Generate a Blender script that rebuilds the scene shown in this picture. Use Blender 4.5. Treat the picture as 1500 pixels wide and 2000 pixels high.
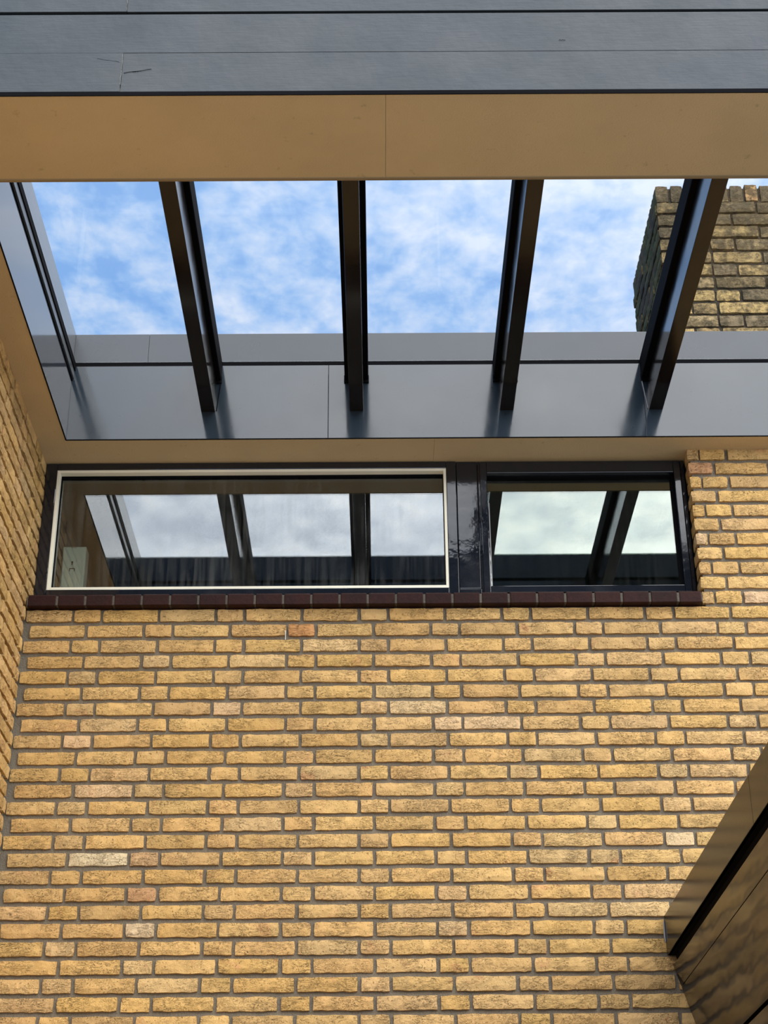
import bpy, math, random
from mathutils import Vector, Matrix
for o in list(bpy.data.objects): bpy.data.objects.remove(o)
S = bpy.context.scene
COL = S.collection
R_ = random.Random(7)
ZO = 1.6                        # eye height above the ground; heights below are given relative to the eye

# ------------------------------------------------------------------ camera
F, PITCH, YAW, ROLL = 3238.46, math.radians(27.836), math.radians(0.241), math.radians(-0.458)
fw = Vector((math.sin(YAW)*math.cos(PITCH), math.cos(YAW)*math.cos(PITCH), math.sin(PITCH)))
rt = fw.cross(Vector((0, 0, 1))).normalized(); up = rt.cross(fw)
r2 = rt*math.cos(ROLL)+up*math.sin(ROLL); u2 = -rt*math.sin(ROLL)+up*math.cos(ROLL)
cd = bpy.data.cameras.new('camera'); cam = bpy.data.objects.new('camera', cd); COL.objects.link(cam)
cd.sensor_fit = 'HORIZONTAL'; cd.sensor_width = 36; cd.lens = 36*F/1500
CAMP = Vector((1.3692, -5.8886, ZO))
m = Matrix((r2, u2, -fw)).transposed().to_4x4(); m.translation = CAMP
cam.matrix_world = m; S.camera = cam
cd.clip_end = 500
def project(x, y, z):
    d = Vector((x, y, z+ZO))-CAMP; w = d.dot(fw)
    return 750+F*d.dot(r2)/w, 1000-F*d.dot(u2)/w

# ------------------------------------------------------------------ world: thin bright cloud over blue, veiled sun behind the viewer
SKY_GLOW = 5.4
W = bpy.data.worlds.new('sky'); S.world = W; W.use_nodes = True
N = W.node_tree.nodes; L = W.node_tree.links; N.clear()
def nn(t, **k):
    n = N.new(t)
    for a, b in k.items(): setattr(n, a, b)
    return n
def wm(op, a, b=None, c=None, clamp=False):
    n = nn('ShaderNodeMath', operation=op, use_clamp=clamp)
    for i, v in enumerate((a, b, c)):
        if v is None: continue
        if hasattr(v, 'links'): L.new(v, n.inputs[i])
        else: n.inputs[i].default_value = v
    return n.outputs[0]
tc = nn('ShaderNodeTexCoord'); sx = nn('ShaderNodeSeparateXYZ'); L.new(tc.outputs['Generated'], sx.inputs[0])
zz = wm('MAXIMUM', sx.outputs[2], 0.06)
px_ = wm('DIVIDE', sx.outputs[0], zz); py_ = wm('DIVIDE', sx.outputs[1], zz)
cb = nn('ShaderNodeCombineXYZ'); L.new(px_, cb.inputs[0]); L.new(py_, cb.inputs[1])
def wnoise(scale, det, rough, off, dist=0.0, ysc=1.0):
    mp = nn('ShaderNodeMapping'); L.new(cb.outputs[0], mp.inputs[0]); mp.inputs['Location'].default_value = (off, off*.7, 0)
    mp.inputs['Scale'].default_value = (1, ysc, 1)
    n = nn('ShaderNodeTexNoise'); L.new(mp.outputs[0], n.inputs['Vector'])
    n.inputs['Scale'].default_value = scale; n.inputs['Detail'].default_value = det
    n.inputs['Roughness'].default_value = rough; n.inputs['Distortion'].default_value = dist
    return n.outputs[0]
n1 = wnoise(17.0, 5, .55, 3.1, .2, .8); n2 = wnoise(44.0, 4, .55, 9.4, .2, .8); n3 = wnoise(3.2, 2, .5, 5.2)
tot = wm('ADD', wm('ADD', wm('MULTIPLY', n1, .62), wm('MULTIPLY', n2, .26)), wm('MULTIPLY', n3, .35))
tot = wm('ADD', tot, wm('MULTIPLY', px_, .13))       # the veil thickens towards the right
cr = nn('ShaderNodeValToRGB'); L.new(tot, cr.inputs[0])
e = cr.color_ramp.elements
e[0].position = .50; e[0].color = (.16, .38, .80, 1)
e[1].position = .74; e[1].color = (.58, .69, .89, 1)
q = e.new(.565); q.color = (.24, .46, .84, 1); q = e.new(.63); q.color = (.37, .55, .86, 1)
dt = nn('ShaderNodeVectorMath', operation='DOT_PRODUCT'); L.new(tc.outputs['Generated'], dt.inputs[0])
el = math.radians(47); az = math.radians(38)
dt.inputs[1].default_value = (math.sin(az)*math.cos(el), -math.cos(az)*math.cos(el), math.sin(el))      # east of south, above the viewer's right shoulder
lob = wm('POWER', wm('MULTIPLY_ADD', dt.outputs['Value'], .5, .5, clamp=True), 5.0)
cl2 = nn('ShaderNodeMapRange'); L.new(wm('ADD', wm('MULTIPLY', n1, .6), wm('MULTIPLY', n3, .6)), cl2.inputs[0])
cl2.inputs[1].default_value = .45; cl2.inputs[2].default_value = .75; cl2.inputs[3].default_value = .72; cl2.inputs[4].default_value = 1.15
gl = wm('MULTIPLY', wm('MULTIPLY', lob, cl2.outputs[0]), SKY_GLOW)
gc = nn('ShaderNodeVectorMath', operation='SCALE'); gc.inputs[0].default_value = (1.0, .97, .92); L.new(gl, gc.inputs['Scale'])
ad = nn('ShaderNodeVectorMath', operation='ADD'); L.new(cr.outputs[0], ad.inputs[0]); L.new(gc.outputs[0], ad.inputs[1])
bg = nn('ShaderNodeBackground'); L.new(ad.outputs[0], bg.inputs[0]); bg.inputs[1].default_value = 1.0
ow = nn('ShaderNodeOutputWorld'); L.new(bg.outputs[0], ow.inputs[0])

S.view_settings.view_transform = 'Standard'; S.view_settings.look = 'None'
S.view_settings.gamma = 1; S.view_settings.use_curve_mapping = False
S.view_settings.exposure = 0.0

# ------------------------------------------------------------------ materials
def mat(name):
    m = bpy.data.materials.new(name); m.use_nodes = True
    nt = m.node_tree; b = nt.nodes['Principled BSDF']
    return m, nt, b
class G:                                            # small node-graph helper
    def __init__(s, nt): s.nt = nt
    def n(s, t, **k):
        x = s.nt.nodes.new(t)
        for a, b in k.items(): setattr(x, a, b)
        return x
    def put(s, v, sock):
        if hasattr(v, 'links'): s.nt.links.new(v, sock)
        elif v is not None: sock.default_value = v
    def m(s, op, a, b=None, c=None, clamp=False):
        x = s.n('ShaderNodeMath', operation=op, use_clamp=clamp)
        for i, v in enumerate((a, b, c)): s.put(v, x.inputs[i])
        return x.outputs[0]
    def noise(s, vec, scale, det=3, rough=.5, dist=0, msc=(1, 1, 1), rot=(0, 0, 0)):
        mp = s.n('ShaderNodeMapping'); s.put(vec, mp.inputs[0]); mp.inputs['Scale'].default_value = msc; mp.inputs['Rotation'].default_value = rot
        x = s.n('ShaderNodeTexNoise'); s.put(mp.outputs[0], x.inputs['Vector'])
        x.inputs['Scale'].default_value = scale; x.inputs['Detail'].default_value = det
        x.inputs['Roughness'].default_value = rough; x.inputs['Distortion'].default_value = dist
        return x.outputs[0]
    def ramp(s, v, a, b, lo=0., hi=1.):
        x = s.n('ShaderNodeMapRange'); s.put(v, x.inputs[0])
        for i, q in enumerate((a, b, lo, hi)): x.inputs[i+1].default_value = q
        return x.outputs[0]
    def mix(s, f, a, b, mode='MIX'):
        x = s.n('ShaderNodeMix', data_type='RGBA', blend_type=mode); s.put(f, x.inputs[0]); s.put(a, x.inputs[6]); s.put(b, x.inputs[7])
        return x.outputs[2]
    def bump(s, h, dist, strength=1., nrm=None):
        x = s.n('ShaderNodeBump'); s.put(h, x.inputs['Height']); x.inputs['Distance'].default_value = dist; x.inputs['Strength'].default_value = strength
        if nrm is not None: s.put(nrm, x.inputs['Normal'])
        return x.outputs[0]
def c4(t): return (t[0], t[1], t[2], 1)

def brick_mat(name, attr, old=False):
    m, nt, b = mat(name); g = G(nt)
    geo = g.n('ShaderNodeNewGeometry'); pos = geo.outputs['Position']
    if attr: a = g.n('ShaderNodeAttribute', attribute_name='tint'); col = a.outputs['Color']; fac = a.outputs['Alpha']
    else: a = g.n('ShaderNodeObjectInfo'); col = a.outputs['Color']; fac = a.outputs['Alpha']
    off = g.n('ShaderNodeVectorMath', operation='SCALE'); off.inputs[0].default_value = (37, 21, 53); g.put(fac, off.inputs['Scale'])
    pv = g.n('ShaderNodeVectorMath', operation='ADD'); g.put(pos, pv.inputs[0]); g.put(off.outputs[0], pv.inputs[1]); v = pv.outputs[0]
    big = g.noise(v, 14, 3, .6); mid = g.noise(v, 45, 4, .6); fine = g.noise(v, 260, 3, .7)
    # hand-moulded creases: thin dark wrinkles running roughly along the brick, some diagonal
    cn = g.noise(v, 21, 4, .62, 1.6, (1.0, 1.0, 3.6), (0, .22, 0))
    cn2 = g.noise(v, 34, 3, .6, 2.2, (1.0, 1.0, 2.4), (0, -.35, 0))
    ridge = g.m('ABSOLUTE', g.m('SUBTRACT', cn, .5)); ridge2 = g.m('ABSOLUTE', g.m('SUBTRACT', cn2, .52))
    k1 = g.ramp(ridge, 0, .015, 1, 0); k2 = g.ramp(ridge2, 0, .012, 1, 0)
    msk = g.ramp(g.noise(v, 9, 2, .5), .46, .62); msk2 = g.ramp(g.noise(v, 13, 2, .5), .47, .62)
    crease = g.m('MAXIMUM', g.m('MULTIPLY', k1, msk), g.m('MULTIPLY', k2, msk2))
    pit = g.ramp(g.noise(v, 120, 2, .5), .66, .72)
    if not old:
        c = g.mix(g.ramp(big, .35, .7, 0, .5), col, g.mix(1.0, col, c4((.86, .82, .74)), 'MULTIPLY'))
        c = g.mix(g.ramp(mid, .45, .75, 0, .45), c, g.mix(1.0, c, c4((1.12, 1.10, 1.16)), 'MULTIPLY'))
        c = g.mix(g.ramp(fine, .35, .8, 0, .28), c, g.mix(1.0, c, c4((.72, .68, .60)), 'MULTIPLY'))
        smud = g.ramp(g.noise(pos, 2.6, 3, .6), .54, .72, 0, .36)        # grey-green bloom drifting over the wall
        c = g.mix(g.m('MULTIPLY', smud, g.ramp(mid, .40, .58)), c, c4((.42, .295, .14)))
        red = g.m('MULTIPLY', g.ramp(g.noise(v, 7, 3, .6, .5), .62, .72, 0, .75), g.ramp(mid, .40, .55))
        c = g.mix(red, c, c4((.60, .30, .135)))
    else:
        sep = g.n('ShaderNodeSeparateXYZ'); g.put(pos, sep.inputs[0])
        hi = g.ramp(sep.outputs[2], 5.5, 6.4, -.03, .10)
        grime = g.ramp(g.m('ADD', g.m('ADD', g.m('MULTIPLY', big, .5), g.m('MULTIPLY', mid, .5)), hi), .42, .58)
        c = g.mix(g.m('MULTIPLY', grime, .9), col, c4((.085, .066, .036)))
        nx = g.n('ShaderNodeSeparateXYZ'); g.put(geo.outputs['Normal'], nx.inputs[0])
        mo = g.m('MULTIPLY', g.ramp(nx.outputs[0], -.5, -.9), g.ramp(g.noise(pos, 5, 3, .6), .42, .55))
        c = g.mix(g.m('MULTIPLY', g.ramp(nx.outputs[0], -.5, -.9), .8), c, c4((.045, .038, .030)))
        c = g.mix(g.m('MULTIPLY', mo, .6), c, c4((.075, .085, .018)))
    c = g.mix(g.m('MULTIPLY', crease, .72 if old else .58), c, c4((.15, .09, .035)))
    c = g.mix(g.m('MULTIPLY', pit, .45), c, c4((.16, .10, .04)))
    g.put(c, b.inputs['Base Color']); b.inputs['Roughness'].default_value = .9
    b.inputs['Specular IOR Level'].default_value = .2
    h = g.m('ADD', g.m('MULTIPLY', mid, .42), g.m('MULTIPLY', fine, .22))
    h = g.m('ADD', h, g.m('MULTIPLY', big, .9))
    h = g.m('SUBTRACT', h, g.m('MULTIPLY', crease, .55)); h = g.m('SUBTRACT', h, g.m('MULTIPLY', pit, .3))
    g.put(g.bump(h, .013, 1.), b.inputs['Normal'])
    return m
M = {}
M['brick'] = brick_mat('yellow_brick', False); M['brick_s'] = brick_mat('yellow_brick_joined', True)
M['oldbrick'] = brick_mat('weathered_brick', False, True); M['oldbrick_s'] = brick_mat('weathered_brick_joined', True, True)

def rough_mat(name, col, col2, rough=.9, sc=60, bd=.004, spec=.2, bigsc=6):
    m, nt, b = mat(name); g = G(nt); pos = g.n('ShaderNodeNewGeometry').outputs['Position']
    n = g.noise(pos, sc, 4, .65); n2 = g.noise(pos, bigsc, 3, .5)
    c = g.mix(g.ramp(g.m('ADD', g.m('MULTIPLY', n, .5), g.m('MULTIPLY', n2, .5)), .35, .65), c4(col), c4(col2))
    g.put(c, b.inputs['Base Color']); b.inputs['Roughness'].default_value = rough; b.inputs['Specular IOR Level'].default_value = spec
    g.put(g.bump(n, bd), b.inputs['Normal']); return m
M['mortar'] = rough_mat('grey_brown_mortar', (.26, .225, .17), (.19, .162, .12), sc=140, bd=.006)
M['oldmortar'] = rough_mat('weathered_mortar', (.085, .068, .045), (.035, .028, .02), sc=90, bd=.01)
M['paving'] = rough_mat('paving_concrete', (.19, .17, .145), (.15, .135, .115), sc=20)

def paint_mat(name, col, rough, ior=1.5, wob=.0, wsc=(1, 1, 1), nsc=8, speck=0., grain=0., col2=None, rvar=.0):
    m, nt, b = mat(name); g = G(nt); pos = g.n('ShaderNodeNewGeometry').outputs['Position']
    c = c4(col); nrm = None
    lowf = g.noise(pos, 3.0, 3, .5)
    c = g.mix(g.ramp(lowf, .3, .7), c4(col), c4(col2 or tuple(x*1.18 for x in col)))
    if speck: c = g.mix(g.m('MULTIPLY', g.ramp(g.noise(pos, 90, 2, .5), .735, .76), speck), c, c4(tuple(x*.25 for x in col)))
    g.put(c, b.inputs['Base Color'])
    b.inputs['IOR'].default_value = ior
    if rvar: g.put(g.ramp(g.noise(pos, 5, 3, .6), .3, .7, rough-rvar, rough+rvar), b.inputs['Roughness'])
    else: b.inputs['Roughness'].default_value = rough
    if wob: nrm = g.bump(g.noise(pos, nsc, 3, .5, 0, wsc), wob)
    if grain:
        gn = g.noise(pos, 14, 5, .6, .4, (1, 10, 10)); nrm = g.bump(gn, grain, 1., nrm)
    if nrm is not None: g.put(nrm, b.inputs['Normal'])
    return m
M['slate'] = paint_mat('slate_gloss_paint', (.022, .032, .043), .12, 1.68, .0003, (1, 1, .4), 10, speck=.8, rvar=.04)
M['slate_side'] = paint_mat('slate_high_gloss_coating', (.034, .040, .048), .10, 2.2, .0002, (1, 1, .4), 10)
M['cap_side'] = paint_mat('slate_gloss_coping', (.075, .084, .092), .22, 1.9)
M['slate_cap'] = paint_mat('slate_satin_aluminium', (.050, .056, .064), .30, 1.5, rvar=.04)
M['fascia'] = paint_mat('blue_grey_weathered_paint', (.034, .044, .052), .50, 1.38, .0015, (1, 1, 1), 30, grain=.0008, col2=(.050, .058, .062), rvar=.08)
M['dark'] = paint_mat('dark_brown_black_paint', (.009, .007, .006), .15, 1.36, .0004, (1, 1, 1), 10, rvar=.04)
M['rubber'] = paint_mat('black_rubber', (.005, .005, .006), .8, 1.12)
M['rubber2'] = paint_mat('black_glazing_bar', (.008, .006, .007), .45, 1.25)
M['frame'] = paint_mat('blue_black_gloss_paint', (.009, .011, .016), .11, 1.62, .0012, (1, 1, 1), 14, rvar=.07)
M['bead'] = paint_mat('cream_paint', (.84, .80, .64), .45, 1.4, .001)
M['filler'] = paint_mat('grey_filler', (.11, .115, .105), .8, 1.4, .006, (1, 1, 1), 90)
M['lip'] = paint_mat('edge_shade_brown', (.26, .19, .10), .5, 1.4)  # darker brown paints in the shade on the soffit's rounded edge
M['peel'] = paint_mat('peeling_white_paint', (.60, .60, .56), .6, 1.4, .01, (1, 1, 1), 60)
M['soffit'] = None
m, nt, b = mat('cream_soffit_board'); g = G(nt); pos = g.n('ShaderNodeNewGeometry').outputs['Position']
c = g.mix(g.ramp(g.noise(pos, 2.2, 4, .6), .35, .7), c4((.66, .50, .28)), c4((.58, .445, .25)))
c = g.mix(g.ramp(g.noise(pos, 26, 3, .6), .66, .76, 0, .35), c, c4((.24, .18, .10)))
g.put(c, b.inputs['Base Color']); b.inputs['Roughness'].default_value = .7; b.inputs['Specular IOR Level'].default_value = .25
g.put(g.bump(g.noise(pos, 200, 3, .6), .0012), b.inputs['Normal']); M['soffit'] = m
M['sill'] = rough_mat('dark_red_clinker', (.036, .011, .008), (.018, .007, .006), .6, 60, .002, .15, 9)
M['silljoint'] = rough_mat('dark_sill_mortar', (.15, .13, .105), (.10, .088, .07), .9, 120)
M['clad'] = paint_mat('bronze_glazed_cladding', (.014, .011, .008), .13, 1.5, .009, (1, .35, 1.2), 4.2)
M['cladtrim'] = paint_mat('bronze_coated_trim', (.011, .009, .007), .20, 1.24)
M['cabinet'] = paint_mat('grey_green_enamel', (.62, .72, .60), .4, 1.45, col2=(.55, .66, .54))
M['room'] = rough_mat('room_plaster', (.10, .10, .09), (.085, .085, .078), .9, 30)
M['alu'] = paint_mat('light_grey_metal', (.30, .30, .30), .5, 1.4)

def glass_mat(name, tint, gain, through, streak=.0):
    m = bpy.data.materials.new(name); m.use_nodes = True; nt = m.node_tree; g = G(nt)
    nt.nodes.remove(nt.nodes['Principled BSDF']); out = nt.nodes['Material Output']
    tr = g.n('ShaderNodeBsdfTransparent'); tr.inputs[0].default_value = c4(through)
    gs = g.n('ShaderNodeBsdfGlossy'); gs.inputs['Roughness'].default_value = .012; gs.inputs[0].default_value = c4(tint)
    fr = g.n('ShaderNodeFresnel')           # the pane is thin: same reflectance from either side of each face
    g.put(g.m('MULTIPLY_ADD', g.n('ShaderNodeNewGeometry').outputs['Backfacing'], 1/1.52-1.52, 1.52), fr.inputs[0])
    fac = g.m('MULTIPLY', fr.outputs[0], gain, clamp=True)
    mx = g.n('ShaderNodeMixShader'); g.put(fac, mx.inputs[0]); g.put(tr.outputs[0], mx.inputs[1]); g.put(gs.outputs[0], mx.inputs[2])
    last = mx.outputs[0]
    if streak:                                      # a little dried run-off dust on the pane
        pos = g.n('ShaderNodeNewGeometry').outputs['Position']
        df = g.n('ShaderNodeBsdfDiffuse'); df.inputs[0].default_value = (.55, .55, .5, 1)
        s = g.m('MULTIPLY', g.ramp(g.noise(pos, 55, 4, .6, .2, (1, 1, .05)), .40, .75), g.ramp(g.noise(pos, 4, 3, .6), .3, .7))
        m2 = g.n('ShaderNodeMixShader'); g.put(g.m('MULTIPLY', s, streak), m2.inputs[0]); g.put(last, m2.inputs[1]); g.put(df.outputs[0], m2.inputs[2]); last = m2.outputs[0]
    g.put(last, out.inputs[0]); return m
M['glass_left'] = glass_mat('window_glass_cool', (.93, .97, 1.0), 3.3, (.84, .86, .85), .11)
M['glass_right'] = glass_mat('window_glass_greenish', (.93, 1.0, .94), 4.0, (.60, .66, .62), .02)
M['roofglass'] = glass_mat('roof_glass', (1, 1, 1), .30, (.985, .99, .992))

# ------------------------------------------------------------------ mesh helpers
class MB:
    def __init__(s): s.v = []; s.f = []
    def add(s, vs, fs):
        n = len(s.v); s.v += vs; s.f += [tuple(i+n for i in f) for f in fs]; return s
    def box(s, x0, x1, y0, y1, z0, z1):
        vs = [(x, y, z) for x in (x0, x1) for y in (y0, y1) for z in (z0, z1)]
        return s.add(vs, [(0, 1, 3, 2), (4, 6, 7, 5), (0, 4, 5, 1), (2, 3, 7, 6), (0, 2, 6, 4), (1, 5, 7, 3)])
    def prism(s, pts, axis, a, b):                  # closed outline pts extruded from a to b along axis ('x': pts=(y,z), 'y': pts=(x,z))
        n = len(pts); mk = (lambda p, t: (t, p[0], p[1])) if axis == 'x' else (lambda p, t: (p[0], t, p[1]))
        if axis == 'z': mk = lambda p, t: (p[0], p[1], t)
        vs = [mk(p, a) for p in pts]+[mk(p, b) for p in pts]
        fs = [tuple(range(n)), tuple(range(2*n-1, n-1, -1))]+[(i, n+i, n+(i+1) % n, (i+1) % n) for i in range(n)]
        return s.add(vs, fs)
    def mesh(s, name, mtl):
        me = bpy.data.meshes.new(name); me.from_pydata(s.v, [], s.f); me.update()
        import bmesh
        bm = bmesh.new(); bm.from_mesh(me); bmesh.ops.recalc_face_normals(bm, faces=bm.faces); bm.to_mesh(me); bm.free()
        me.materials.append(mtl); return me
    def build(s, name, mtl, parent=None, bevel=0, label=None, smooth=False):
        o = bpy.data.objects.new(name, s.mesh(name, mtl)); COL.objects.link(o)
        if parent is not None: attach(o, parent)
        if bevel:
            md = o.modifiers.new('bevel', 'BEVEL'); md.width = bevel; md.segments = 2; md.limit_method = 'ANGLE'; md.harden_normals = False
        if label: o['label'] = label
        return o
def attach(o, parent):                              # parts are written in world coordinates, parents have no rotation
    o.parent = parent
    w = Vector((0, 0, 0)); q = parent
    while q: w += q.location; q = q.parent
    if o.data: 
        o.location = -w
def tag(o, label=None, cat=None, group=None, kind=None):
    if label: o['label'] = label
    if cat: o['category'] = cat
    if group: o['group'] = group
    if kind: o['kind'] = kind
    return o
def empty(name, loc, *a, **k):
    o = bpy.data.objects.new(name, None); COL.objects.link(o); o.location = loc; o.empty_display_size = .1
    return tag(o, *a, **k)
def H(z): return z+ZO

# solved positions (metres, heights relative to the eye)
ROW0, CH = 2.6371, 0.0643           # bottom of the first course under the sill, course height
ZS = 3.3916                         # soffit underside
XL = 0.112; YB = -0.103; YF = -1.735; YFF = -2.122     # opening edges, fascia plane
XR_OPEN = 3.60
XP = 2.637                          # brick pier edge, right of the windows
YW = 0.085                          # window frame face
DL = 0.0158
BD = .0480                          # brick height

# ------------------------------------------------------------------ bricks
def brick_shape(w, h, seed, nx=8, nz=3, d=.045):
    r = random.Random(seed); vs = []; fs = []
    for j in range(nz+1):
        for i in range(nx+1):
            x = -w/2+w*i/nx; z = -h/2+h*j/nz; edge = (i in (0, nx)) or (j in (0, nz)); corner = (i in (0, nx)) and (j in (0, nz))
            y = r.uniform(-.0016, .0016)
            if edge: y += .0022
            if corner: y += .0010; x *= 1-.0009/(w/2); z *= 1-.0009/(h/2)
            if i in (0, nx): x += r.uniform(-.0016, .0016)
            elif not edge: x += r.uniform(-.003, .003)
            if j in (0, nz): z += r.uniform(-.0017, .0017)
            vs.append((x, y, z))
    k = nx+1
    for j in range(nz):
        for i in range(nx):
            a = j*k+i; fs.append((a, a+1, a+k+1, a+k))
    per = [i for i in range(nx+1)]+[j*k+nx for j in range(1, nz+1)]+[nz*k+i for i in range(nx-1, -1, -1)]+[j*k for j in range(nz-1, 0, -1)]
    n = len(per); b0 = len(vs)
    for i in per: vs.append((vs[i][0], vs[i][1]+.006, vs[i][2])) if False else vs.append((vs[i][0]*1.004, d, vs[i][2]*1.004))
    for i in range(n): fs.append((per[i], b0+i, b0+(i+1) % n, per[(i+1) % n]))
    return vs, fs
YEL = [(.80, .505, .205), (.78, .485, .195), (.815, .525, .225), (.77, .475, .195), (.80, .515, .235), (.73, .465, .20)]
PINK = [(.80, .525, .24), (.80, .54, .27), (.78, .50, .225)]
def tint(r):
    u = r.random(); c = r.choice(YEL) if u < .90 else r.choice(PINK)
    k = r.uniform(.86, 1.01); return (c[0]*k, c[1]*k*1.005, c[2]*k*r.uniform(.87, 1.02), r.random())
SPECIAL = [((190, 1678), (.84, .68, .42)), ((282, 1678), (.66, .42, .21)), ((275, 1747), (.64, .37, .18)), ((270, 1815), (.80, .60, .36)),
           ((590, 1229), (.66, .33, .13)), ((1275, 1408), (.66, .43, .20)), ((142, 1447), (.80, .53, .28)), ((438, 1382), (.80, .54, .29)),
           ((820, 1382), (.82, .58, .30)), ((873, 1410), (.82, .56, .30)), ((935, 1410), (.82, .56, .30)), ((1340, 1636), (.82, .60, .34)),
           ((197, 1542), (.82, .56, .30)), ((1375, 920), (.62, .34, .17)), ((1380, 1039), (.80, .55, .30)), ((1480, 1166), (.80, .54, .31)),
           ((1215, 1665), (.66, .445, .20)), ((150, 1322), (.66, .445, .20)), ((147, 1385), (.66, .445, .20)), ((590, 1847), (.66, .445, .20)),
           ((1030, 1502), (.66, .445, .20)), ((1150, 1660), (.66, .445, .20)), ((1105, 1472), (.66, .445, .20)), ((690, 1440), (.66, .445, .20)),
           ((1080, 1690), (.66, .445, .20)), ((290, 1565), (.66, .445, .20)), ((620, 1504), (.66, .445, .20)), ((1322, 1504), (.66, .445, .20))]
HEAD = {}
def get_variants(mtl):
    if mtl in HEAD: return HEAD[mtl]
    out = {}
    for kind, w in (('s', .2095), ('h', .0995)):
        out[kind] = []
        for q in range(14 if kind == 's' else 9):
            vs, fs = brick_shape(w, BD, hash_(kind, q), 8 if kind == 's' else 5)
            mb = MB(); mb.v = vs; mb.f = fs; out[kind].append(mb.mesh('brick', M[mtl]))
    HEAD[mtl] = out; return out
def hash_(k, q): return (ord(k)*131+q*17)
BASE_W = {'s': .2095, 'h': .0995}
def lay(specs, parent, mtl, side, limit=300, big=None):
    """specs: list of (cx, cy, cz, width, rot, tint). Each brick one object, past the limit one joined mesh."""
    var = get_variants(mtl)
    specs = sorted(specs, key=lambda s: -big(s)) if big else specs
    org = parent.location
    for s in specs[:limit]:
        cx, cy, cz, w, rot, tn, h = s
        kind = 's' if w > .135 else 'h'
        me = R_.choice(var[kind]); o = bpy.data.objects.new('brick', me); COL.objects.link(o); o.parent = parent
        o.location = (cx-org.x, cy-org.y, H(cz)-org.z); o.rotation_euler = (0, R_.uniform(-.006, .006), rot)
        o.scale = (w/BASE_W[kind], 1, h/BD); o.color = tn
    rest = specs[limit:]
    if not rest: return
    V = []; Fc = []; C = []
    for i, s in enumerate(rest):
        cx, cy, cz, w, rot, tn, h = s
        vs, fs = brick_shape(w, h, 900+i, 8 if w > .135 else 5); n = len(V); cr_, sr = math.cos(rot), math.sin(rot)
        for (x, y, z) in vs: V.append((cx+x*cr_-y*sr-org.x, cy+x*sr+y*cr_-org.y, H(cz)+z-org.z)); C.append(tn)
        Fc += [tuple(q+n for q in f) for f in fs]
    me = bpy.data.meshes.new('bricks'); me.from_pydata(V, [], Fc); me.update()
    at = me.color_attributes.new('tint', 'FLOAT_COLOR', 'POINT')
    for i, c in enumerate(C): at.data[i].color = c
    me.materials.append(M[mtl+'_s']); o = bpy.data.objects.new('bricks', me); COL.objects.link(o); o.parent = parent; o['kind'] = 'stuff'

def row_bricks(k, x0, x1):
    """brick spans of course k (k counts downward from the sill): two stretchers then a header, alternate courses shifted by half"""
    off = DL if k % 2 else DL-.278
    out = []; base = -2
    x = off+base*.556
    while x < x1:
        for w in (.222, .222, .112):
            a, b_ = max(x, x0), min(x+w, x1)
            if b_-a > .03: out.append((a, b_))
            x += w
    return out

wall_back = empty('wall_back', (1.3, 0, 0), kind='structure'); tag(wall_back, 'yellow brick back wall with grey-brown mortar')
mb = MB()
MY = .0135
mb.box(-.30, 3.60, MY, .28, 0, H(2.690))
mb.build('mortar', M['mortar'], wall_back)
mb = MB(); mb.box(XP+.012, 3.60, MY, .28, H(2.690), H(3.46)); mb.build('mortar', M['mortar'], wall_back)
specs = []
J = .0128
for k in range(-11, 65):
    x0, x1 = (XP, 3.45) if k < 0 else (.0, 3.45)
    if k % 2: x0b = x0 if k < 0 else .0
    for (a, b_) in row_bricks(k, x0, x1):
        left_end = abs(a-x0) < 1e-6
        la = a if (left_end and (k < 0 or k % 2 == 0)) else a+J*.5
        w = b_-J*.5-la
        if w < .03: continue
        cz = ROW0-k*CH+BD/2
        jit = R_.uniform(-.0012, .0012)
        specs.append(((la+b_-J*.5)/2+jit, R_.uniform(-.002, .002), cz+R_.uniform(-.001, .001), w, 0, tint(R_), BD*R_.uniform(.965, 1.03)))
for (px, py), c in SPECIAL:
    bi = min(range(len(specs)), key=lambda i: (lambda p: abs(p[0]-px)*.6+abs(p[1]-py)*2.2)(project(specs[i][0], 0, specs[i][2])))
    s = specs[bi]; specs[bi] = s[:5]+((c[0], c[1], c[2], R_.random()),)+s[6:]
def vis_size(s):
    p = project(s[0], s[1], s[2]); q_ = project(s[0]+s[3], s[1], s[2])
    px, py = p; hidden = px < -30 or px > 1530 or py < 860 or py > 2020
    if py > 1430 and px > 1500-(py-1433)*.56+40: hidden = True
    return (0 if hidden else 1000)+(q_[0]-px)
lay(specs, wall_back, 'brick', 'y', 300, vis_size)
# brick returns in the window reveal on the right
specs = []
for k in range(-11, 0):
    cz = ROW0-k*CH+BD/2
    specs.append((XP+.001, YW/2+.003 if k % 2 else YW/2+.010, cz, .075 if k % 2 else .085, -math.pi/2, tint(R_), BD))
lay(specs, wall_back, 'brick', 'x')

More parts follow.
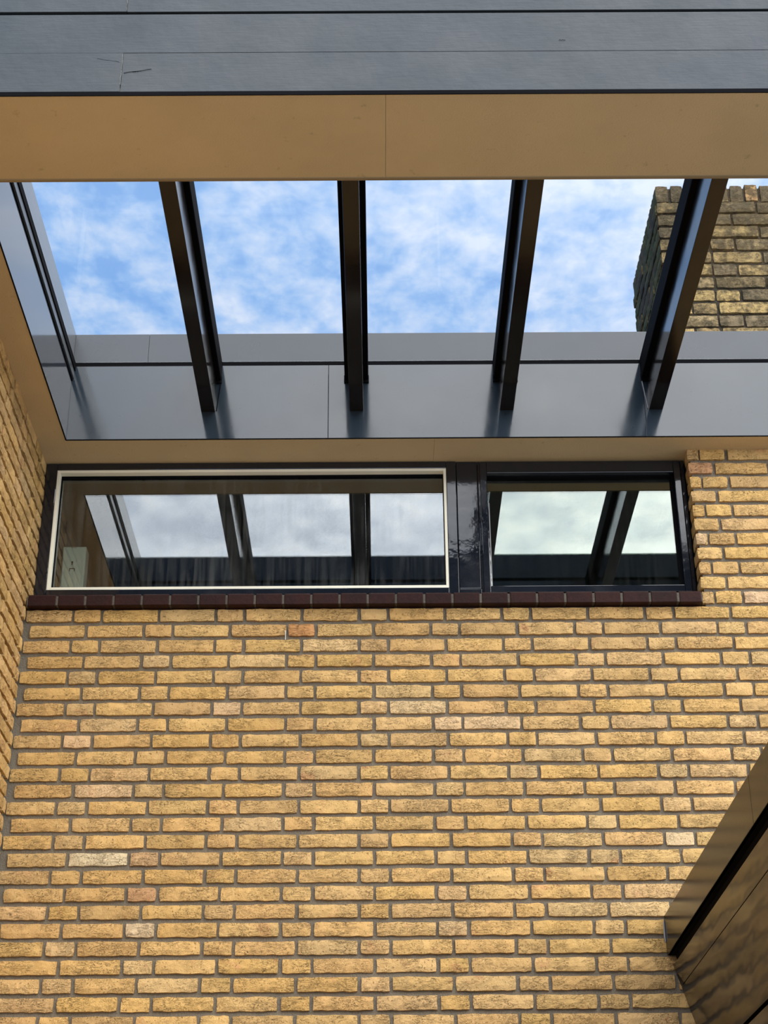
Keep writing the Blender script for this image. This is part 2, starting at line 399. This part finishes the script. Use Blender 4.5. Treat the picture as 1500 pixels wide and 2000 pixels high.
wall_left = empty('wall_left', (0, -1, 0), kind='structure'); tag(wall_left, 'yellow brick side wall running towards the viewer')
MB().box(-.28, -MY, -3.2, .16, 0, H(3.46)).build('mortar', M['mortar'], wall_left)
specs = []
for k in range(-11, 65):
    y0 = -.006 if k >= 0 else .125
    y = (0.0 if k % 2 else -.112); spans = []
    y = .112*5+(.0 if k % 2 else .278)
    off = .0+(.0 if k % 2 else .278)
    yy = .556*1-off
    while yy > -3.0:
        for w in (.112, .222, .222):
            a, b_ = max(yy-w, -3.0), min(yy, y0)
            if b_-a > .03: spans.append((a, b_))
            yy -= w
    for (a, b_) in spans:
        specs.append((R_.uniform(-.002, .002), (a+b_)/2, ROW0-k*CH+BD/2, b_-a-J, math.pi/2, tint(R_), BD*R_.uniform(.965, 1.03)))
def vis_left(s):
    px, py = project(s[0], s[1], s[2]); return (1000 if (-60 < px < 1500 and -50 < py < 2050) else 0)+s[1]
lay(specs, wall_left, 'brick', 'x', 300, vis_left)

MB().box(1.0085, 1.0115, -.0045, -.0030, H(2.553), H(2.592)).build('paint_drip', M['peel'], wall_back, label='short white paint drip on the brick face')

# ------------------------------------------------------------------ ground
MB().box(-8, 12, -14, 10, -.2, 0).build('floor', M['paving'])['kind'] = 'structure'

# ------------------------------------------------------------------ soffit
ceil = empty('ceiling', (1.5, -1, H(ZS)), kind='structure'); tag(ceil, 'cream painted soffit boards around the roof opening')
T = .03
def sof(x0, x1, y0, y1): MB().box(x0, x1, y0, y1, H(ZS), H(ZS+T)).build('soffit_panel', M['soffit'], ceil, .0008)
sof(-.005, 1.3996, YFF+.005, YF); sof(1.4004, 3.6, YFF+.005, YF)
sof(-.005, XL-.003, YF+.0, YW+.04)
sof(XL-.003, 1.6, YB+.003, YW+.04); sof(1.6006, XP+.01, YB+.003, YW+.04); sof(XP+.01, 3.6, YB+.003, .02)
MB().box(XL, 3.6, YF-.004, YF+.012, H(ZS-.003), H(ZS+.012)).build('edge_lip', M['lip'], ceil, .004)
MB().box(XL-.0028, XL+.0015, YF+.012, YB, H(ZS-.001), H(ZS+.003)).build('edge_trim', M['rubber'], ceil)
MB().box(XL, 3.6, YB-.0012, YB+.0029, H(ZS-.0008), H(ZS+.003)).build('edge_trim', M['rubber'], ceil)
MB().box(XL, 3.6, YB+.0026, YB+.0029, H(ZS+.003), H(ZS+.034)).build('edge_trim', M['rubber'], ceil)
MB().box(-.3, 3.6, YFF+.031, YF-.021, H(ZS+T+.001), H(ZS+T+.018)).build('seam_light_block', M['rubber'], ceil)  # unseen backing added above the boards, stops light through their seams
MB().box(XL-.05, 3.6, YB+.05, YW+.03, H(ZS+T+.001), H(ZS+T+.018)).build('seam_light_block', M['rubber'], ceil)

# ------------------------------------------------------------------ skylight upstand
sky = empty('skylight_frame', (1.5, -.9, H(3.5)), 'slate-grey upstand framing the open glass roof above the cream soffit', 'skylight')
ZP, ZG, ZT = 3.7436, 3.762, 3.902
BK = .06
for a, b_ in ((XL, 1.1685), (1.1705, 2.461), (2.463, 3.6)):
    MB().box(a, b_, YB, YB+.0025, H(ZS+.003), H(ZP)).build('upstand_panel', M['slate'], sky, .0006)
for a, b_ in ((XL+.0, .4195), (.4205, 1.9), (1.901, 3.6)):
    MB().box(a, b_, YB, YB+.05, H(ZG), H(ZT)).build('capping_strip', M['slate_cap'], sky, .0008)
MB().box(XL, 3.6, YB+.0015, YB+.05, H(ZP), H(ZG)).build('glazing_seal', M['rubber'], sky)
MB().box(XL-.05, 3.6, YB+.0031, YB+.045, H(ZS+.032), H(ZP)).build('backing_board', M['rubber'], sky)  # hidden board added to keep light from showing through the panel seams
MB().box(XL-.0025, XL, YF, YB, H(ZS+.003), H(ZP)).build('upstand_panel', M['slate_side'], sky)
MB().box(XL-.05, XL, YF, YB+.05, H(ZG), H(ZT)).build('capping_strip', M['cap_side'], sky, .0008)
MB().box(XL-.05, XL-.004, YF, YB+.05, H(ZP-.002), H(ZG+.002)).build('glazing_seal', M['rubber'], sky)
MB().box(XL, 3.6, YF-.02, YF, H(ZS+.004), H(ZP)).build('upstand_panel', M['slate'], sky, .0006)
MB().box(XL-.05, 3.6, YF-.05, YF, H(ZG), H(ZT)).build('capping_strip', M['slate_cap'], sky, .0008)
MB().box(XL, 3.6, YF-.05, YF-.004, H(ZP-.002), H(ZG+.002)).build('glazing_seal', M['rubber'], sky)
# wall glazing bar along the left upstand
MB().box(XL, XL+.008, YF, YB, H(3.684), H(3.722)).build('wall_glazing_bar', M['slate_cap'], sky, .003)
MB().box(XL, XL+.012, YF, YB, H(3.722), H(3.756)).build('glazing_seal', M['rubber'], sky)
MB().box(XL, XL+.004, YF, YB, H(3.674), H(3.684)).build('glazing_seal', M['rubber'], sky)
RC = [0.680, 1.2845, 1.897, 2.506, 3.118]
edges = [XL+.004]+[c for c in RC]+[3.6]
for i in range(len(edges)-1):
    MB().box(edges[i]+.006, edges[i+1]-.006, YF+.004, YB-.001, H(3.7610), H(3.7660)).build('glass_pane', M['roofglass'], sky)
names_ = ['leftmost of the four dark rafters under the glass roof, left flank catching no light',
          'second dark rafter from the left, nearly upright in the middle of the opening',
          'third dark rafter from the left, leaning right in front of open sky',
          'rightmost dark rafter, crossing in front of the brick chimney', None]
names_[0] = 'leftmost dark rafter under the glass roof, leaning left with a pale right flank'
for i, c in enumerate(RC):
    if i == 4: continue
    r = empty('rafter', (c, YB, H(3.52)), names_[i], 'rafter', 'rafters under the glass roof')
    MB().box(c-.028, c+.028, YF, YB-.001, H(3.520), H(3.668)).build('beam', M['dark'], r, .0015)
    mb = MB(); mb.prism([(c-.0485, H(3.7605)), (c-.0485, H(3.670)), (c-.0455, H(3.667)), (c+.0455, H(3.667)), (c+.0485, H(3.670)), (c+.0485, H(3.7605))], 'y', YF, YB-.001)
    mb.build('glazing_bar', M['rubber'], r)
    MB().box(c-.026, c+.026, YF, YB-.001, H(3.7665), H(3.776)).build('cover_cap', M['rubber'], r, .002)
    # drip cap and screw eye at the foot of the glazing bar
    MB().box(c-.051, c+.051, YB-.009, YB-.0005, H(3.655), H(3.690)).build('foot_cap', M['rubber'], r, .002)
    if i in (0, 3):
        sg = 1 if i == 0 else -1
        MB().prism([(c+sg*.046, H(3.657)), (c+sg*.049, H(3.657)), (c+sg*.0345, H(3.525)), (c+sg*.0315, H(3.525))], 'y', YB-.006, YB-.0008).build('sealant_line', M['rubber'] if i == 0 else M['alu'], r)

# ------------------------------------------------------------------ front fascia boards
fas = empty('roof_fascia', (1.5, YFF, H(3.5)), 'blue-grey painted timber fascia boards above the near soffit strip', 'fascia')
bz = [(3.4045, 3.5565), (3.5580, 3.7135), (3.7235, 3.868), (3.872, 3.93)]
for i, (a, b_) in enumerate(bz):
    cuts = [-.30, .611, 3.6] if i in (0, 2) else [-.30, 3.6]
    for j in range(len(cuts)-1):
        yo = (.0, .002, .0, .0)[i]+(.0015 if j else 0)
        MB().box(cuts[j]+.0006, cuts[j+1]-.0006, YFF+yo, YFF+.022, H(a), H(b_)).build('board', M['fascia'], fas, .0012)
rr = random.Random(11)
for (jx, z0, z1) in ((.611, 3.43, 3.555), (.611, 3.727, 3.77)):     # cracked filler in the butt joints
    n = 9; a = [(jx-rr.uniform(.0004, .0028), H(z0+(z1-z0)*t/n)) for t in range(n+1)]; b_ = [(jx+rr.uniform(-.0002, .0012), H(z0+(z1-z0)*t/n)) for t in range(n+1)]
    MB().prism(a+b_[::-1], 'y', YFF-.0008, YFF+.003).build('joint_filler', M['filler'], fas)
for (x0, x1, z0, z1) in ((.535, .602, 3.535, 3.520), (.618, .70, 3.478, 3.492), (.645, .67, 3.482, 3.486), (1.925, 1.945, 3.60, 3.6005)):
    n = 7; p = [(x0+(x1-x0)*t/n, H(z0+(z1-z0)*t/n)+rr.uniform(-.0012, .0012)) for t in range(n+1)]
    MB().prism([(q[0], q[1]-.0006) for q in p]+[(q[0], q[1]+rr.uniform(-.0003, .0003)) for q in p[::-1]], 'y', YFF-.0004, YFF+.001).build('paint_crack', M['rubber'], fas)
MB().box(-.30, 3.6, YFF+.010, YFF+.030, H(3.3960), H(3.93)).build('backing_board', M['rubber'], fas)
MB().box(-.30, 3.6, YFF+.001, YFF+.0045, H(3.3905), H(3.4045)).build('drip_edge', M['rubber'], fas)
# roof deck behind the fascia and around the opening
rd = MB()
rd.box(-.30, 3.6, YFF+.031, YF-.05, H(ZS+.05), H(3.90)); rd.box(-.30, XL-.051, YF-.05, .28, H(3.46), H(3.86)); rd.box(XL-.051, 3.6, YB+.052, -.004, H(ZS+.05), H(3.86))
o = rd.build('trim_1', M['slate_cap']); o['kind'] = 'structure'

# ------------------------------------------------------------------ windows
def frame_box(mb, x0, x1, z0, z1, y0, y1, l, r, b_, t):
    mb.box(x0, x0+l, y0, y1, H(z0), H(z1)); mb.box(x1-r, x1, y0, y1, H(z0), H(z1))
    mb.box(x0+l, x1-r, y0, y1, H(z0), H(z0+b_)); mb.box(x0+l, x1-r, y0, y1, H(z1-t), H(z1)); return mb
WB, WT = 2.783, ZS-.002
w1 = empty('window_1', (.85, YW, H(2.8)), kind='structure'); tag(w1, 'long fixed window with blue-black frame and cream glazing beads')
frame_box(MB(), .001, 1.692, WB, WT, YW, YW+.075, .047, .040, .031, .031).build('window_frame', M['frame'], w1, .0025)
bx = (.048, 1.652); bzz = (2.814, 3.3606)
frame_box(MB(), bx[0], bx[1], bzz[0], bzz[1], YW+.003, YW+.042, .0125, .0115, .012, .013).build('glazing_bead', M['bead'], w1, .0015)
frame_box(MB(), bx[0]+.011, bx[1]-.010, bzz[0]+.010, bzz[1]-.011, YW+.034, YW+.050, .004, .004, .003, .012).build('gasket', M['rubber'], w1)
MB().box(bx[0]+.012, bx[1]-.010, YW+.044, YW+.050, H(bzz[0]+.008), H(bzz[1]-.008)).build('glass_pane', M['glass_left'], w1)
w2 = empty('window_2', (2.2, YW, H(2.8)), kind='structure'); tag(w2, 'smaller casement window with glossy blue-black frame')
frame_box(MB(), 1.781, 2.636, WB, WT, YW+.004, YW+.085, .012, .016, .006, .012).build('window_frame', M['frame'], w2, .0025)
frame_box(MB(), 1.790, 2.618, WB+.004, WT-.008, YW-.006, YW+.050, .028, .028, .030, .052).build('sash', M['frame'], w2, .003)
frame_box(MB(), 1.812, 2.594, 2.815, 3.336, YW+.022, YW+.045, .008, .014, .009, .010).build('gasket', M['rubber'], w2, .001)
MB().box(1.814, 2.592, YW+.040, YW+.046, H(2.816), H(3.334)).build('glass_pane', M['glass_right'], w2)
mb = MB(); rr = random.Random(3)
pts = [(1.8165, 2.818)]; zc = 2.82; lefts = []; rights = []
for q in range(15):
    zq = 2.822+q*.0152
    lefts.append((1.8165+rr.uniform(-.001, .0015), H(zq))); rights.append((1.8165+rr.uniform(.004, .0105)*(1-q/22), H(zq)))
mb.prism(lefts+rights[::-1], 'y', YW+.012, YW+.024); mb.build('peeling_paint', M['peel'], w2, label='strip of peeling white paint at the left edge of the pane')
MB().box(1.8235, 1.8275, YW+.03, YW+.038, H(2.83), H(3.21)).build('putty_line', M['alu'], w2)
w3 = empty('trim_2', (1.735, YW, H(2.8)), kind='structure'); tag(w3, 'wide blue-black mullion board between the two windows')
MB().box(1.6945, 1.7795, YW+.004, YW+.08, H(2.809), H(WT)).build('mullion_board', M['frame'], w3, .002)
MB().box(1.693, 1.781, YW-.001, YW+.08, H(2.783), H(2.806)).build('mullion_foot', M['frame'], w3, .002)
MB().box(1.6950, 1.7790, YW+.000, YW+.01, H(2.808), H(2.812)).build('paint_ridge', M['slate_cap'], w3, .001)

# sill of dark clinker pieces
sl = empty('window_sill', (1.3, 0, H(2.69)), 'dark red-brown clinker sill course running under both windows', 'sill')
pz = [(-.032, 2.690), (-.034, 2.733), (-.026, 2.739), (YW+.03, 2.786), (YW+.03, 2.690)]
x = .004; base = None; i = 0
while x < 2.60:
    w = .1165 if i == 0 else .1098
    x1 = min(x+w, 2.631)
    if 2.631-x1 < .05: x1 = 2.631
    dy = R_.uniform(-.0018, .0018)
    MB().prism([(a+dy, H(b_)) for a, b_ in pz], 'x', x+.0045, x1-.0045).build('sill_brick', M['sill'], sl, .003)
    x = x1; i += 1
MB().prism([(-.028, H(2.694)), (-.030, H(2.731)), (YW+.028, H(2.779)), (YW+.028, H(2.694))], 'x', .004, 2.629).build('sill_mortar', M['silljoint'], sl)

# room behind the windows
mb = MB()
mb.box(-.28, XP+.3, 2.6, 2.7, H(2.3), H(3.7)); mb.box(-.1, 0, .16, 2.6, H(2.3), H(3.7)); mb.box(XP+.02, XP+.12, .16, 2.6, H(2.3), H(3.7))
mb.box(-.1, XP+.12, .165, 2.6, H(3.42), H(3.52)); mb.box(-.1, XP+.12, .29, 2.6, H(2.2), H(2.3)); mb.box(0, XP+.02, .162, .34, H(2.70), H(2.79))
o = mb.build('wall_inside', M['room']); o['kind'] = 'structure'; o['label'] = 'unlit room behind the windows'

# cabinet standing on the inner sill
cb_ = empty('metal_cabinet', (.11, .30, H(2.79)), 'small grey-green metal cabinet behind the left end of the long window', 'cabinet')
MB().box(.063, .160, .262, .33, H(2.79), H(3.094)).build('body', M['cabinet'], cb_, .004)
dr = MB().box(.067, .150, .254, .262, H(2.80), H(3.088)).build('door', M['cabinet'], cb_, .003)
kh = MB(); kh.prism([(.1085+.0042*math.cos(t*math.pi/5), H(3.018)+.0042*math.sin(t*math.pi/5)) for t in range(10)], 'y', .252, .256); kh.box(.1065, .1105, .252, .256, H(3.006), H(3.018)); kh.build('keyhole', M['rubber'], dr)
hd = MB(); hd.box(.098, .121, .252, .256, H(2.987), H(2.990)); hd.box(.098, .101, .252, .256, H(2.977), H(2.990)); hd.box(.118, .121, .252, .256, H(2.977), H(2.990)); hd.build('handle_slot', M['rubber'], dr)
MB().box(.098, .122, .2535, .258, H(3.083), H(3.087)).build('top_catch', M['alu'], cb_)

# ------------------------------------------------------------------ chimney
ch = empty('chimney', (3.0, .4, H(3.4)), 'weathered brick chimney with mossy left side and upright brick course on top', 'chimney')
CX0, CX1, CY0, CY1, CTOP, CC = 2.615, 3.46, 0.0, .75, 4.757, .0673
mb = MB(); mb.box(CX0+.012, CX1, CY0+.012, CY1-.012, H(3.4), H(CTOP-.012)); mb.build('mortar_core', M['oldmortar'], ch)
YO = [(.50, .35, .14), (.46, .32, .14), (.38, .28, .14), (.28, .21, .12), (.54, .38, .16)]
def otint(lvl):
    c = R_.choice(YO); k = R_.uniform(.8, 1.1)*(1-.35*lvl); return (c[0]*k, c[1]*k, c[2]*k, R_.random())
specs = []
ztop = 4.6606+.004
for k in range(19):
    zc = ztop-(k+1)*CC+CC/2+.0
    lvl = max(0, 1-k/7)
    off = 2.944 if k % 2 else 3.060
    off = off-.556*2; x = off
    while x < CX1:
        for w in (.222, .222, .112) if k % 2 else (.222, .112, .222):
            a, b_ = max(x, CX0), min(x+w, CX1)
            if b_-a > .035: specs.append(((a+b_)/2, CY0+R_.uniform(-.007, .004), zc, b_-a-(.012 if a > CX0+.001 else .006), 0, otint(lvl), .054))
            x += w
    y = CY0+.012; first = True
    while y < CY1-.03:
        w = .112 if (k % 2 and first) else .222; first = False
        b_ = min(y+w, CY1)
        if b_-y > .04: specs.append((CX0+R_.uniform(-.004, .002), (y+b_)/2, zc, b_-y-.012, -math.pi/2, otint(lvl), .054))
        y += w
lay([s for s in specs if s[2] > 3.85], ch, 'oldbrick', 'c')
me_s = []
for q in range(4):
    vs, fs = brick_shape(.054, .088, 500+q, 3, 4, .10); mb = MB(); mb.v = vs; mb.f = fs; me_s.append(mb.mesh('cap_brick', M['oldbrick']))
x = CX0+.003; i = 0
while x < CX1-.03:
    o = bpy.data.objects.new('cap_brick', me_s[i % 4]); COL.objects.link(o); o.parent = ch
    o.location = (x+.029-3.0, CY0-.4+R_.uniform(-.002, .003), CTOP-.046+R_.uniform(-.003, .003)-3.4); o.color = otint(.8)
    if abs(project(x+.03, 0, CTOP)[0]-1455) < 14: o.color = (.80, .47, .20, .3)
    x += .0668; i += 1
y = CY0+.02
while y < CY1-.03:
    o = bpy.data.objects.new('cap_brick', me_s[i % 4]); COL.objects.link(o); o.parent = ch
    o.location = (CX0+.004-3.0, y+.029-.4, CTOP-.046-3.4); o.rotation_euler = (0, 0, -math.pi/2); o.color = otint(.9)
    y += .0668; i += 1

# ------------------------------------------------------------------ dark clad extension, lower right
ex = empty('clad_extension', (2.9, -1.8, 0), 'dark bronze clad projection with overhanging trim, lower right against the brick wall', 'extension')
YE = -3.6; YK = -.006
for a, b_ in ((YE, -1.545), (-1.543, YK)):
    MB().prism([(2.377, H(1.336)), (2.377, H(1.474)), (2.383, H(1.480)), (3.5, H(1.480)), (3.5, H(1.470)), (2.389, H(1.470)), (2.389, H(1.336))], 'y', a, b_).build('top_trim', M['cladtrim'], ex, .001)
def bx_(z): return 2.385+.30*(1.336-z)
def strip(z0, z1, th=.02):
    # tilted cladding board between two heights
    return MB().prism([(bx_(z0), H(z0)), (bx_(z1), H(z1)), (bx_(z1)+th, H(z1)), (bx_(z0)+th, H(z0))], 'y', YE, YK)
for z0, z1 in ((1.2300, 1.302), (.988, 1.2275), (.70, .976), (.40, .688), (.10, .388), (-.25, .088)):
    strip(z0, z1).build('cladding_panel', M['clad'], ex, .0008)
MB().prism([(bx_(-1.6)+.02, 0), (bx_(1.33)+.02, H(1.336)), (3.5, H(1.336)), (3.5, 0)], 'y', YE, YK-.001).build('cladding_core', M['rubber'], ex)
MB().box(2.3795, 3.4, YE, YK-.002, H(1.336), H(1.346)).build('shadow_gap_closer', M['rubber'], ex)
mb = MB()
mb.prism([(2.3705, H(1.40)), (2.3725, H(1.45)), (2.3765, H(1.465)), (2.3765, H(1.38)), (2.373, H(1.385))], 'y', -.012, -.004)
mb.build('sealant', M['alu'], ex, .002)
